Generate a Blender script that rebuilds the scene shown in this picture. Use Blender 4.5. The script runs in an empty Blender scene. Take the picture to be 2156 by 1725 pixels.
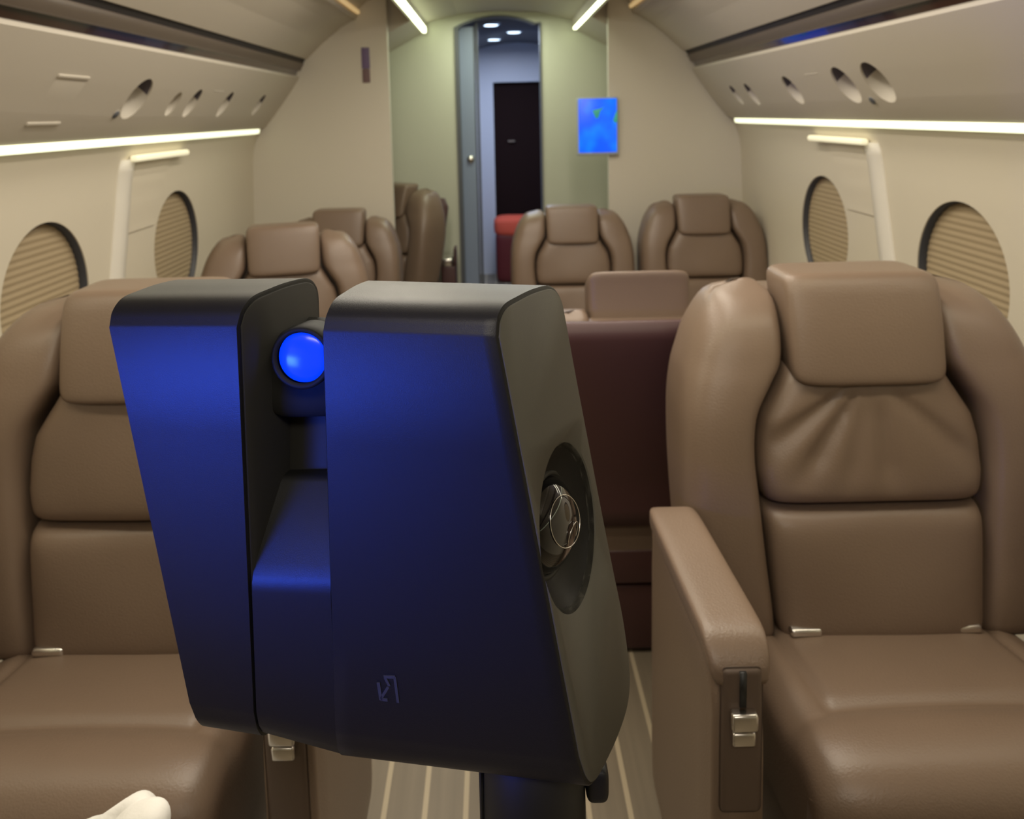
import bpy, bmesh, math, random
from mathutils import Vector, Matrix
PI = math.pi
sin, cos = math.sin, math.cos
scene = bpy.context.scene
COL = scene.collection

# ------------------------------------------------------------------ camera
W, H = 2156.0, 1725.0
FPX, PPX, PPY = 1600.0, 1042.0, 422.0          # focal length and principal point in pixels of the photo
PITCH, ROLL = math.radians(6.5), 0.023
cd = bpy.data.cameras.new('camera'); cam = bpy.data.objects.new('camera', cd); COL.objects.link(cam)
cd.sensor_fit = 'HORIZONTAL'; cd.sensor_width = 36.0; cd.lens = FPX / W * 36.0
cd.shift_x = -(PPX - W/2) / W
cd.shift_y = (PPY - H/2) / W
cd.clip_start = 0.02
cam.location = (-0.018, 0, 1.32)
f_ = Vector((0, cos(PITCH), -sin(PITCH))); u_ = Vector((0, sin(PITCH), cos(PITCH))); r_ = Vector((1, 0, 0))
rr = r_*cos(ROLL) - u_*sin(ROLL); uu = u_*cos(ROLL) + r_*sin(ROLL)
cam.rotation_euler = Matrix((rr, uu, -f_)).transposed().to_euler()
cd.dof.use_dof = True; cd.dof.focus_distance = 0.58; cd.dof.aperture_fstop = 9.0
scene.camera = cam

# ------------------------------------------------------------------ world, lights, exposure
wd = bpy.data.worlds.new('world'); scene.world = wd; wd.use_nodes = True
wd.node_tree.nodes['Background'].inputs[0].default_value = (0.9, 0.85, 0.75, 1)
wd.node_tree.nodes['Background'].inputs[1].default_value = 0.05
scene.view_settings.view_transform = 'Standard'; scene.view_settings.look = 'None'
scene.view_settings.exposure = 0.0; scene.view_settings.gamma = 1.0
scene.cycles.max_bounces = 8

def area(name, loc, target, sx, sy, power, color, spread=PI):
    l = bpy.data.lights.new(name, 'AREA'); l.shape = 'RECTANGLE'; l.size = sx; l.size_y = sy
    l.energy = power; l.color = color; l.spread = spread
    o = bpy.data.objects.new(name, l); COL.objects.link(o); o.location = loc
    o.rotation_euler = (Vector(target) - Vector(loc)).to_track_quat('-Z', 'Y').to_euler()
    return o
WARM = (1.0, 0.91, 0.77)
for s in (-1, 1):                                               # the overhead lighting of the cabin, above the frame
    area('ceiling_wash', (s*0.30, 2.15, 1.90), (s*0.30, 2.15, 0), 0.10, 2.3, 17.0, WARM)
    area('window_wash', (s*1.118, 1.05, 1.25), (s*1.05, 1.05, 0.4), 0.02, 5.0, 5.0, (1.0, 0.92, 0.70))
area('lobby_fill', (0.02, 3.95, 1.85), (0.02, 3.95, 0), 0.4, 0.4, 5.0, (0.92, 1.0, 0.76))  # added fill that lifts the lobby walls beyond what the strips give
area('galley_light', (0.05, 5.2, 1.82), (0.05, 5.2, 0), 0.5, 1.0, 16.0, (0.62, 0.74, 1.0))
area('blue_side_lamp', (-0.74, -0.06, 0.95), (-0.16, 0.55, 1.06), 0.32, 0.20, 1.0, (0.03, 0.10, 1.0), math.radians(42))  # unseen blue lamp in place of a screen; no tablet is built
area('aft_seat_fill', (0.0, -0.35, 1.91), (0.0, 1.9, 0.4), 0.9, 0.3, 11.0, WARM)  # fill added behind the camera to brighten the seat fronts

# ------------------------------------------------------------------ materials
def mat(name, color, rough=0.5, metal=0.0, emit=None, estr=0.0, bump=0.0, bscale=200.0, coat=0.0, var=0.0, vscale=4.0, spec=0.5):
    m = bpy.data.materials.new(name); m.use_nodes = True
    nt = m.node_tree; b = nt.nodes['Principled BSDF']
    b.inputs['Base Color'].default_value = (*color, 1); b.inputs['Roughness'].default_value = rough
    b.inputs['Metallic'].default_value = metal; b.inputs['Coat Weight'].default_value = coat
    b.inputs['Specular IOR Level'].default_value = spec
    if emit: b.inputs['Emission Color'].default_value = (*emit, 1); b.inputs['Emission Strength'].default_value = estr
    tc = nt.nodes.new('ShaderNodeTexCoord')
    if bump:
        n = nt.nodes.new('ShaderNodeTexNoise'); n.inputs['Scale'].default_value = bscale; n.inputs['Detail'].default_value = 3
        bp = nt.nodes.new('ShaderNodeBump'); bp.inputs['Strength'].default_value = bump; bp.inputs['Distance'].default_value = 0.002
        nt.links.new(tc.outputs['Object'], n.inputs['Vector']); nt.links.new(n.outputs['Fac'], bp.inputs['Height'])
        nt.links.new(bp.outputs['Normal'], b.inputs['Normal'])
    if var:
        n = nt.nodes.new('ShaderNodeTexNoise'); n.inputs['Scale'].default_value = vscale; n.inputs['Detail'].default_value = 4
        r = nt.nodes.new('ShaderNodeMix'); r.data_type = 'RGBA'
        r.inputs['A'].default_value = (*[c*(1-var) for c in color], 1); r.inputs['B'].default_value = (*[min(1, c*(1+var)) for c in color], 1)
        nt.links.new(tc.outputs['Object'], n.inputs['Vector']); nt.links.new(n.outputs['Fac'], r.inputs['Factor'])
        nt.links.new(r.outputs['Result'], b.inputs['Base Color'])
    return m
M_LEATHER = mat('tan_leather', (0.188, 0.130, 0.092), 0.38, bump=0.25, bscale=350, var=0.10, vscale=5)
M_SEAM = mat('dark_seam', (0.05, 0.028, 0.016), 0.7)
M_RECESS = mat('brown_recess', (0.11, 0.075, 0.055), 0.5)
M_SHELL = mat('burgundy_shell', (0.075, 0.032, 0.030), 0.45, bump=0.1, bscale=300)
M_CREAM = mat('cream_panel', (0.57, 0.52, 0.435), 0.55, bump=0.08, bscale=500)
M_RIB = mat('pale_rib', (0.74, 0.70, 0.62), 0.45)
M_LINER = mat('cream_sidewall', (0.66, 0.60, 0.48), 0.5, bump=0.08, bscale=500)
M_CEIL = mat('ceiling_cream', (0.57, 0.52, 0.435), 0.6, bump=0.08, bscale=500)
M_BULK = mat('bulkhead_cream', (0.66, 0.61, 0.51), 0.5, bump=0.1, bscale=600)
M_GREENW = mat('pale_green_laminate', (0.58, 0.58, 0.47), 0.5, bump=0.08, bscale=600)
M_WOOD = mat('dark_gloss_wood', (0.030, 0.009, 0.005), 0.15, coat=0.6, var=0.4, vscale=12)
M_RAIL = mat('brown_metal_rail', (0.20, 0.155, 0.125), 0.35, metal=0.5)
M_GAP = mat('dark_gap', (0.018, 0.014, 0.013), 0.6)
M_LED = mat('led_strip', (0.9, 0.9, 0.8), 0.4, emit=(0.97, 1.0, 0.66), estr=1.5)
M_LEDG = mat('led_strip_greenish', (0.9, 0.9, 0.8), 0.4, emit=(0.88, 1.0, 0.60), estr=5.0)
M_LEDGE_GLOW = mat('strip_lit_ledge', (0.85, 0.8, 0.62), 0.4, emit=(1.0, 0.92, 0.62), estr=0.55)  # ledge catching the strip light, put in as a glow of its own
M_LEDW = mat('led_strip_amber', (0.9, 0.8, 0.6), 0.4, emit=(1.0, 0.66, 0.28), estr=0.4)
M_LAMP = mat('cool_lamp', (0.9, 0.9, 0.9), 0.4, emit=(0.62, 0.80, 1.0), estr=3.0)
M_REVEAL = mat('dark_window_reveal', (0.05, 0.05, 0.055), 0.5)
M_SHADE = mat('pleated_shade', (0.40, 0.31, 0.19), 0.7)
M_CHROME = mat('brushed_chrome', (0.75, 0.72, 0.68), 0.25, metal=1.0)
M_BLACK = mat('black_plastic', (0.012, 0.012, 0.012), 0.5)
M_GREY = mat('grey_galley_panel', (0.25, 0.30, 0.42), 0.45)
M_DGREY = mat('dark_grey_panel', (0.10, 0.105, 0.12), 0.5)
M_WHITE = mat('white_galley_panel', (0.62, 0.62, 0.66), 0.5)
M_DOOR = mat('dark_mahogany_door', (0.016, 0.006, 0.005), 0.8, spec=0.15)
M_RED = mat('red_orange_fabric', (0.70, 0.10, 0.05), 0.8, emit=None, bump=0.3, bscale=80)
M_DRED = mat('dark_red_panel', (0.12, 0.01, 0.012), 0.5)
M_CLOTH = mat('white_cloth', (0.88, 0.86, 0.82), 0.9, bump=0.3, bscale=120)
M_PURPLE = mat('purple_placard', (0.16, 0.11, 0.22), 0.5)
M_PURPLE2 = mat('maroon_placard', (0.17, 0.10, 0.10), 0.5)
M_SCAN = mat('anodised_black_metal', (0.042, 0.042, 0.042), 0.46, metal=0.85, bump=0.12, bscale=1500)
M_SCANS = mat('dark_side_plastic', (0.10, 0.096, 0.080), 0.5, bump=0.08, bscale=1500)
M_CORE = mat('black_core', (0.010, 0.010, 0.009), 0.65, spec=0.25)
M_CORE2 = mat('charcoal_core', (0.026, 0.025, 0.021), 0.6)
M_GLASS = mat('black_lens_glass', (0.004, 0.004, 0.005), 0.08, coat=1.0)
M_GLOSS = mat('blue_status_lens', (0.01, 0.02, 0.2), 0.2, emit=(0.0, 0.045, 1.0), estr=1.0)
M_RECESS_SHADE = mat('recess_top_shade', (0.085, 0.070, 0.085), 0.5)  # shade at the top of the overhead recesses, as a dark violet colour
M_LOGO = mat('grey_emblem', (0.045, 0.045, 0.048), 0.5)

def floor_mat():
    m = bpy.data.materials.new('planked_floor'); m.use_nodes = True; nt = m.node_tree; b = nt.nodes['Principled BSDF']
    b.inputs['Roughness'].default_value = 0.45
    tc = nt.nodes.new('ShaderNodeTexCoord'); sp = nt.nodes.new('ShaderNodeSeparateXYZ'); nt.links.new(tc.outputs['Object'], sp.inputs[0])
    def math_(op, a, bv):
        n = nt.nodes.new('ShaderNodeMath'); n.operation = op
        for i, v in enumerate((a, bv)):
            if v is None: continue
            if isinstance(v, (int, float)): n.inputs[i].default_value = v
            else: nt.links.new(v, n.inputs[i])
        return n.outputs[0]
    d = math_('DIVIDE', sp.outputs['X'], 0.078); fr = math_('FRACT', math_('ADD', d, 100.35), None)
    line = math_('LESS_THAN', fr, 0.13)
    nz = nt.nodes.new('ShaderNodeTexNoise'); mp = nt.nodes.new('ShaderNodeMapping'); mp.inputs['Scale'].default_value = (60, 3, 1)
    nt.links.new(tc.outputs['Object'], mp.inputs[0]); nt.links.new(mp.outputs[0], nz.inputs['Vector']); nz.inputs['Scale'].default_value = 1.0; nz.inputs['Detail'].default_value = 5
    mx = nt.nodes.new('ShaderNodeMix'); mx.data_type = 'RGBA'; mx.inputs['A'].default_value = (0.165, 0.132, 0.092, 1); mx.inputs['B'].default_value = (0.25, 0.205, 0.145, 1)
    nt.links.new(nz.outputs['Fac'], mx.inputs['Factor'])
    m2 = nt.nodes.new('ShaderNodeMix'); m2.data_type = 'RGBA'; m2.inputs['B'].default_value = (0.46, 0.38, 0.26, 1)
    nt.links.new(line, m2.inputs['Factor']); nt.links.new(mx.outputs['Result'], m2.inputs['A']); nt.links.new(m2.outputs['Result'], b.inputs['Base Color'])
    return m
M_FLOOR = floor_mat()

def screen_mat():
    m = bpy.data.materials.new('map_screen'); m.use_nodes = True; nt = m.node_tree; b = nt.nodes['Principled BSDF']
    b.inputs['Base Color'].default_value = (0.01, 0.02, 0.05, 1); b.inputs['Roughness'].default_value = 0.3
    tc = nt.nodes.new('ShaderNodeTexCoord'); n = nt.nodes.new('ShaderNodeTexNoise'); n.inputs['Scale'].default_value = 9.0; n.inputs['Detail'].default_value = 2
    nt.links.new(tc.outputs['Object'], n.inputs['Vector'])
    r = nt.nodes.new('ShaderNodeValToRGB'); r.color_ramp.elements[0].position = 0.45; r.color_ramp.elements[0].color = (0.0, 0.085, 0.85, 1)
    r.color_ramp.elements[1].position = 0.75; r.color_ramp.elements[1].color = (0.0, 0.22, 0.95, 1)
    nt.links.new(n.outputs['Fac'], r.inputs[0]); nt.links.new(r.outputs[0], b.inputs['Emission Color']); b.inputs['Emission Strength'].default_value = 1.25
    return m
M_SCREEN = screen_mat()
M_LAND = mat('map_land', (0.05, 0.2, 0.1), 0.4, emit=(0.08, 0.62, 0.45), estr=0.4)
M_PALE = mat('pale_bezel', (0.45, 0.50, 0.55), 0.4)

# ------------------------------------------------------------------ mesh helpers
def link(name, bm, material, parent=None, smooth=True, weld=0.0):
    if weld: bmesh.ops.remove_doubles(bm, verts=bm.verts, dist=weld)
    bmesh.ops.recalc_face_normals(bm, faces=bm.faces)
    me = bpy.data.meshes.new(name); bm.to_mesh(me); bm.free()
    if smooth:
        for p in me.polygons: p.use_smooth = True
    me.materials.append(material)
    o = bpy.data.objects.new(name, me); COL.objects.link(o)
    if parent: o.parent = parent
    return o
def sharp(o, ang=35):
    bm = bmesh.new(); bm.from_mesh(o.data)
    for e in bm.edges:
        if len(e.link_faces) == 2 and e.calc_face_angle(0) > math.radians(ang): e.smooth = False
    bm.to_mesh(o.data); bm.free(); return o
def tag(o, label, cat, group=None):
    o['label'] = label; o['category'] = cat
    if group: o['group'] = group
    return o
def thing(name, label, cat, loc=(0, 0, 0), rz=0, group=None):
    o = bpy.data.objects.new(name, None); COL.objects.link(o); o.location = loc; o.rotation_euler = (0, 0, rz)
    o.empty_display_size = 0.1
    return tag(o, label, cat, group)
def struct(o):
    o['kind'] = 'structure'; return o
def sgnpow(v, e): return math.copysign(abs(v)**e, v)
def add_sbox(bm, c, h, e1=0.3, e2=0.3, nu=40, nv=24, fn=None):
    """a soft rounded box (superellipsoid) with centre c and half sizes h"""
    rows = []
    for j in range(1, nv):
        w = -PI/2 + PI*j/nv; row = []
        for i in range(nu):
            t = 2*PI*i/nu + PI/nu
            p = Vector((h[0]*sgnpow(cos(w), e1)*sgnpow(cos(t), e2), h[1]*sgnpow(cos(w), e1)*sgnpow(sin(t), e2), h[2]*sgnpow(sin(w), e1)))
            p = fn(p) if fn else p
            row.append(bm.verts.new(p + Vector(c)))
        rows.append(row)
    for a, b in zip(rows, rows[1:]):
        for i in range(nu): bm.faces.new((a[i], a[(i+1) % nu], b[(i+1) % nu], b[i]))
    for row, s in ((rows[0], -1), (rows[-1], 1)):
        p = Vector((0, 0, s*h[2])); p = fn(p) if fn else p
        v = bm.verts.new(p + Vector(c))
        for i in range(nu): bm.faces.new((row[i], row[(i+1) % nu], v))
    return bm
def sbox(c, h, e1=0.3, e2=0.3, **k): return add_sbox(bmesh.new(), c, h, e1, e2, **k)
def add_box(bm, lo, hi, bevel=0.0):
    r = bmesh.ops.create_cube(bm, size=1.0)
    lo, hi = Vector(lo), Vector(hi)
    for v in r['verts']: v.co = Vector([(lo[i]+hi[i])/2 + v.co[i]*(hi[i]-lo[i]) for i in range(3)])
    if bevel:
        es = list({e for v in r['verts'] for e in v.link_edges})
        bmesh.ops.bevel(bm, geom=es, offset=bevel, segments=3, affect='EDGES', profile=0.5)
    return bm
def box(lo, hi, bevel=0.0): return add_box(bmesh.new(), lo, hi, bevel)
def loft(secs, cap=True, closed=True, bm=None):
    bm = bm or bmesh.new(); rows = [[bm.verts.new(p) for p in s] for s in secs]; n = len(rows[0])
    for a, b in zip(rows, rows[1:]):
        for i in range(n if closed else n-1): bm.faces.new((a[i], a[(i+1) % n], b[(i+1) % n], b[i]))
    if cap and closed: bm.faces.new(rows[0]); bm.faces.new(list(reversed(rows[-1])))
    return bm
def sell(c, hx, hy, n, z, num=36):
    return [Vector((c[0] + hx*sgnpow(cos(2*PI*i/num), 2/n), c[1] + hy*sgnpow(sin(2*PI*i/num), 2/n), z)) for i in range(num)]
def prism_y(poly, y0, y1):
    return loft([[Vector((x, y, z)) for x, z in poly] for y in (y0, y1)])
def add_cyl(bm, p0, p1, r0, r1=None, seg=32):
    p0, p1 = Vector(p0), Vector(p1); r1 = r0 if r1 is None else r1
    q = (p1-p0).to_track_quat('Z', 'Y'); rows = []
    for p, r in ((p0, r0), (p1, r1)):
        rows.append([bm.verts.new(p + q @ Vector((r*cos(2*PI*i/seg), r*sin(2*PI*i/seg), 0))) for i in range(seg)])
    for i in range(seg): bm.faces.new((rows[0][i], rows[0][(i+1) % seg], rows[1][(i+1) % seg], rows[1][i]))
    bm.faces.new(rows[0]); bm.faces.new(list(reversed(rows[1]))); return bm
def cyl(p0, p1, r0, r1=None, seg=32): return add_cyl(bmesh.new(), p0, p1, r0, r1, seg)
def lathe(prof, origin, axis, seg=48, bm=None):
    """profile of (radius, height) swept round an axis"""
    bm = bm or bmesh.new(); q = Vector(axis).to_track_quat('Z', 'Y'); o = Vector(origin); rows = []
    for r, h in prof: rows.append([bm.verts.new(o + q @ Vector((max(r, 1e-5)*cos(2*PI*i/seg), max(r, 1e-5)*sin(2*PI*i/seg), h))) for i in range(seg)])
    for a, b in zip(rows, rows[1:]):
        for i in range(seg): bm.faces.new((a[i], a[(i+1) % seg], b[(i+1) % seg], b[i]))
    return bm
def catmull(pts, n):
    pts = [Vector(p) for p in pts]; out = []; m = len(pts)-1
    for k in range(n+1):
        t = k/n*m; i = min(int(t), m-1); f = t-i
        p0, p1, p2, p3 = pts[max(i-1, 0)], pts[i], pts[i+1], pts[min(i+2, m)]
        out.append(0.5*((2*p1) + (p2-p0)*f + (2*p0-5*p1+4*p2-p3)*f*f + (3*p1-p0-3*p2+p3)*f**3))
    return out
def lerpt(tab, z):
    for (a, va), (b, vb) in zip(tab, tab[1:]):
        if z <= b:
            t = max(0, min(1, (z-a)/(b-a))); t = t*t*(3-2*t); return va + (vb-va)*t
    return tab[-1][1]
def lerp_s(tab, z, i):
    for a, b in zip(tab, tab[1:]):
        if z <= b[0]:
            t = max(0, min(1, (z-a[0])/(b[0]-a[0]))); return a[i] + (b[i]-a[i])*t
    return tab[-1][i]
def smooth_s(tab, z, i):
    k = 0
    while k < len(tab)-2 and z > tab[k+1][0]: k += 1
    t = max(0.0, min(1.0, (z-tab[k][0])/(tab[k+1][0]-tab[k][0])))
    def slope(j):
        a, b = max(0, j-1), min(len(tab)-1, j+1); return (tab[b][i]-tab[a][i])/(tab[b][0]-tab[a][0])
    h = tab[k+1][0]-tab[k][0]; p, q = tab[k][i], tab[k+1][i]; m, n = slope(k)*h, slope(k+1)*h
    return (2*t**3-3*t*t+1)*p + (t**3-2*t*t+t)*m + (-2*t**3+3*t*t)*q + (t**3-t*t)*n
def carve(o, cutters):
    """subtract cutter meshes from an object one after the other, leaving one plain mesh"""
    def volume(me):
        b = bmesh.new(); b.from_mesh(me); v = b.calc_volume(signed=True); b.free(); return v
    for c in cutters:
        bmesh.ops.recalc_face_normals(c, faces=c.faces)
        if c.calc_volume(signed=True) < 0: bmesh.ops.reverse_faces(c, faces=c.faces)
        me = bpy.data.meshes.new('cut'); c.to_mesh(me); c.free()
        for p in me.polygons: p.use_smooth = True
        co = bpy.data.objects.new('cut', me); COL.objects.link(co); co.parent = o.parent; v0 = volume(o.data)
        for solver, tol in (('EXACT', False), ('EXACT', True), ('FAST', False)):
            md = o.modifiers.new('b', 'BOOLEAN'); md.operation = 'DIFFERENCE'; md.object = co; md.solver = solver
            if solver == 'EXACT': md.use_hole_tolerant = tol
            bpy.context.view_layer.update()
            ev = o.evaluated_get(bpy.context.evaluated_depsgraph_get()); new = bpy.data.meshes.new_from_object(ev); o.modifiers.clear()
            if 0 < volume(new) < v0*0.99999 : break
        old = o.data; o.data = new; new.name = o.name
        bpy.data.meshes.remove(old); bpy.data.objects.remove(co); bpy.data.meshes.remove(me)
    return o
def dup(root, loc, rz, scale=1.0, label=None, cat=None, group=None, skip=(), name=None):
    r = root.copy(); COL.objects.link(r); r.location = loc; r.rotation_euler = (0, 0, rz); r.scale = (scale,)*3
    if label: r['label'] = label
    if group: r['group'] = group
    for ch in root.children:
        if ch.get('side') in skip: continue
        c = ch.copy(); COL.objects.link(c); c.parent = r
        for g in ch.children:
            d = g.copy(); COL.objects.link(d); d.parent = c
    return r

# ------------------------------------------------------------------ the cabin shell
YB, YF = -1.7, 3.62            # aft wall, partition plane
struct(link('floor', box((-1.3, YB-0.1, -0.06), (1.3, 7.0, 0.0)), M_FLOOR, smooth=False))
WALL = [(1.118, 1.262), (1.136, 1.235), (1.154, 1.19), (1.163, 1.14), (1.167, 1.08), (1.172, 0.98), (1.176, 0.86), (1.178, 0.74), (1.170, 0.58), (1.145, 0.38), (1.10, 0.18), (1.05, 0.0)]
WIN = [1.05, 1.925, 2.735]
def ellipse_cut(s, yc, zc, a, b, x0, x1, seg=64):
    return loft([[Vector((s*x, yc + a*cos(2*PI*i/seg), zc + b*sin(2*PI*i/seg))) for i in range(seg)] for x in (x0, x1)])
wn = 0
LEFT_SPOTS = [(2.15, 0.48, 0.058, 0.068), (2.41, 0.53, 0.03, 0.045), (2.555, 0.51, 0.036, 0.056), (2.865, 0.51, 0.036, 0.056), (3.27, 0.50, 0.036, 0.052)]
RIGHT_SPOTS = [(2.06, 0.50, 0.058, 0.068), (2.245, 0.50, 0.055, 0.066), (2.645, 0.51, 0.047, 0.06), (3.07, 0.53, 0.036, 0.054), (3.26, 0.52, 0.034, 0.050)]
for s, side in ((-1, 'left'), (1, 'right')):
    inner = catmull([(x, 0, z) for x, z in WALL], 40)
    poly = [(s*p.x, p.z) for p in inner] + [(s*1.30, 0.0), (s*1.30, 1.262)]
    w = link('wall_'+side, prism_y(poly, YB, YF+0.04), M_LINER)
    carve(w, [ellipse_cut(s, y, 0.865, 0.195, 0.205, 1.0, 1.27) for y in WIN])
    struct(sharp(w, 30))
    for y in WIN:
        wn += 1
        e = bpy.data.objects.new('window_%d' % wn, None); COL.objects.link(e); e['kind'] = 'structure'; e.location = (s*1.2, y, 0.865)
        seg = 64
        wx = lambda z: lerp_s(sorted((b, a) for a, b in WALL), 0.865+z, 1)
        def ring(d, k): return [Vector((s*(wx(0.205*k*sin(2*PI*i/seg))+d-1.2), 0.195*k*cos(2*PI*i/seg), 0.205*k*sin(2*PI*i/seg))) for i in range(seg)]
        o = link('window_reveal', loft([ring(.004, 0.999), ring(.004, 0.982), ring(.055, 0.982), ring(.055, 0.999), ring(.004, 0.999)], cap=False), M_REVEAL, e)
        bm = bmesh.new(); rows = []; n = 44                      # pleats that fold in and out
        for k in range(n+1):
            z = -0.199 + 0.398*k/n; hw = 0.190*math.sqrt(max(0.0, 1-(z/0.2005)**2)); x = wx(z) + 0.024 + (0.0020 if k % 2 else 0)
            rows.append([bm.verts.new((s*(x-1.2), -hw + 2*hw*j/8, z)) for j in range(9)])
        for a, b in zip(rows, rows[1:]):
            for j in range(8): bm.faces.new((a[j], a[j+1], b[j+1], b[j]))
        link('window_shade', bm, M_SHADE, e, smooth=False)
    # overhead service panel between the wooden rail and the light strip
    ps = [(0.925, 1.507), (0.945, 1.478), (0.990, 1.415), (1.050, 1.335), (1.094, 1.284), (1.108, 1.274), (1.20, 1.30), (1.20, 1.52), (0.96, 1.53), (0.928, 1.516)]
    p = link('ceiling_service_panel_'+side, prism_y([(s*x, z) for x, z in ps], YB, YF), M_CREAM)
    A, B = Vector((0.94, 0, 1.485)), Vector((1.10, 0, 1.278)); dirv = (B-A).normalized(); nrm = Vector((-dirv.z, 0, dirv.x)); nrm = nrm if nrm.x < 0 else -nrm
    cuts = []; spots = LEFT_SPOTS if s < 0 else RIGHT_SPOTS
    def ppt(y, t, off=0.0):
        q = A + (B-A)*t + nrm*off; return Vector((s*q.x, y, q.z))
    ax = Vector((s*dirv.x, 0, dirv.z)); an = Vector((s*nrm.x, 0, nrm.z)); ay = Vector((0, 1, 0))
    for y, t, ry, rs in spots:
        bm = bmesh.new(); bmesh.ops.create_uvsphere(bm, u_segments=32, v_segments=20, radius=1.0)
        c0 = ppt(y, t, 0.006)
        dq = 0.075 if ry > 0.04 else 0.05
        for v in bm.verts: v.co = c0 + ay*(v.co.x*ry) + (ax*v.co.y)*rs + an*(v.co.z*dq) - ax*(v.co.z*-0.018)
        cuts.append(bm)
    carve(p, cuts); sharp(p, 40); struct(p); p.name = 'trim_%d' % (1 if s < 0 else 2)
    # rail: burgundy wood recess, brown metal band, dark gap under the ceiling panel
    struct(link('trim_%d' % (3 if s < 0 else 4), prism_y([(s*x, z) for x, z in [(0.945, 1.505), (0.930, 1.545), (0.955, 1.57), (1.0, 1.53)]], YB, YF), M_WOOD, smooth=False))
    struct(link('trim_%d' % (5 if s < 0 else 6), prism_y([(s*x, z) for x, z in [(0.922, 1.541), (0.915, 1.545), (0.908, 1.560), (0.898, 1.574), (0.905, 1.580), (0.955, 1.575), (0.950, 1.555)]], YB, YF), M_RAIL))
    struct(link('trim_%d' % (7 if s < 0 else 8), prism_y([(s*x, z) for x, z in [(0.905, 1.574), (0.890, 1.597), (0.915, 1.605), (0.955, 1.58)]], YB, YF), M_GAP, smooth=False))
    cp = [(0.884, 1.594), (0.80, 1.672), (0.72, 1.735), (0.660, 1.772), (0.648, 1.770), (0.640, 1.785), (0.655, 1.80), (0.60, 1.85), (0.50, 1.895), (0.35, 1.93), (0.0, 1.95), (0.0, 2.02), (0.6, 1.98), (0.93, 1.70), (0.93, 1.60)]
    struct(link('ceiling' if s < 0 else 'ceiling_right', prism_y([(s*x, z) for x, z in cp], YB, YF), M_CEIL, smooth=False))
    # pilaster rib and recessed panel between the windows
    rib = []
    for k in range(21):
        z = 1.205 - 0.75*k/20; x = lerpt(sorted((b, a) for a, b in WALL), z); yb = 2.30 - 0.19*(k/20)**1.3
        rib.append([Vector((s*(x+0.01), yb, z)), Vector((s*(x-0.010), yb+0.012, z)), Vector((s*(x-0.016), yb+0.05, z)), Vector((s*(x-0.010), yb+0.085, z)), Vector((s*(x+0.01), yb+0.10, z))])
    struct(link('trim_%d' % (9 if s < 0 else 10), loft(rib), M_RIB))
    pan = []
    for k in range(11):
        z = 1.19 - 0.215*k/10; x = lerpt(sorted((b, a) for a, b in WALL), z)
        pan.append([Vector((s*(x+0.01), 2.40-0.05*k/10, z)), Vector((s*(x-0.005), 2.40-0.05*k/10, z)), Vector((s*(x-0.005), 2.66-0.12*k/10, z)), Vector((s*(x+0.01), 2.665-0.12*k/10, z))])
    struct(link('trim_%d' % (11 if s < 0 else 12), loft(pan), M_LINER, smooth=False))
    lb = thing('glow_ledge', 'short ledge with strip light put in as glow, above the recessed panel between the %s windows' % side, 'ledge', (s*1.125, 2.545, 1.208), group='glowing ledges above the window panels')
    link('diffuser', box((-0.014, -0.205, -0.010), (0.012, 0.20, 0.010), 0.008), M_LEDGE_GLOW, lb)  # plain ledge surface, emissive for the light falling from the strip
    link('bracket', box((min(s*0.008, s*0.022), -0.19, -0.006), (max(s*0.008, s*0.022), 0.19, 0.006)), M_CREAM, lb)
    # light strip under the service panel
    st = thing('light_strip', 'long glowing light strip under the overhead panel along the %s cabin wall' % side, 'light strip', (s*1.118, (YB+YF)/2, 1.265), group='side wall light strips')
    L = (YF-YB)/2-0.01
    link('diffuser', loft([[Vector((s*x, y, z)) for x, z in ((-0.012, 0.008), (-0.008, -0.010), (0.006, -0.013), (0.012, 0.0), (0.005, 0.010))] for y in (-L, L-0.05)]), M_LED, st)
    link('end_cap', loft([[Vector((s*x, y, z)) for x, z in ((-0.013, 0.009), (-0.009, -0.011), (0.006, -0.014), (0.013, 0.0), (0.005, 0.011))] for y in (L-0.05, L-0.03)]), M_CREAM, st)

# partitions either side of the aisle, the wall with the doorway behind them
def slabpoly(pts, y0, y1): return loft([[Vector((x, y, z)) for x, z in pts] for y in (y0, y1)])
struct(link('wall_partition_left', slabpoly([(-1.30, 0), (-0.505, 0), (-0.505, 2.0), (-1.30, 2.0)], YF, YF+0.04), M_BULK, smooth=False))
struct(link('wall_partition_right', slabpoly([(0.533, 0), (1.30, 0), (1.30, 2.0), (0.533, 2.0)], YF+0.02, YF+0.06), M_BULK, smooth=False))
YD = 4.3
arch = [(-0.222, 0.0), (-0.222, 1.80)] + [(-0.222 + 0.48*k/16, 1.80 + 0.062*sin(PI*k/16)**0.8) for k in range(1, 16)] + [(0.258, 1.82), (0.258, 0.0)]
struct(link('wall_front', slabpoly([(-1.30, 0.0)] + arch + [(1.30, 0.0), (1.30, 2.1), (-1.30, 2.1)], YD, YD+0.05), M_GREENW, smooth=False))
struct(link('trim_15', slabpoly([(-0.222, 0.0), (-0.222, 1.80)] + [(-0.222+0.48*k/16, 1.80+0.062*sin(PI*k/16)**0.8) for k in range(1, 16)] + [(0.258, 1.82), (0.258, 0.0), (0.250, 0.0), (0.250, 1.81)] +
            [(0.250-0.464*k/16, 1.79+0.062*sin(PI*k/16)**0.8) for k in range(1, 16)] + [(-0.200, 1.79), (-0.200, 0.0)], YD-0.012, YD+0.06), M_DGREY, smooth=False))
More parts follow.
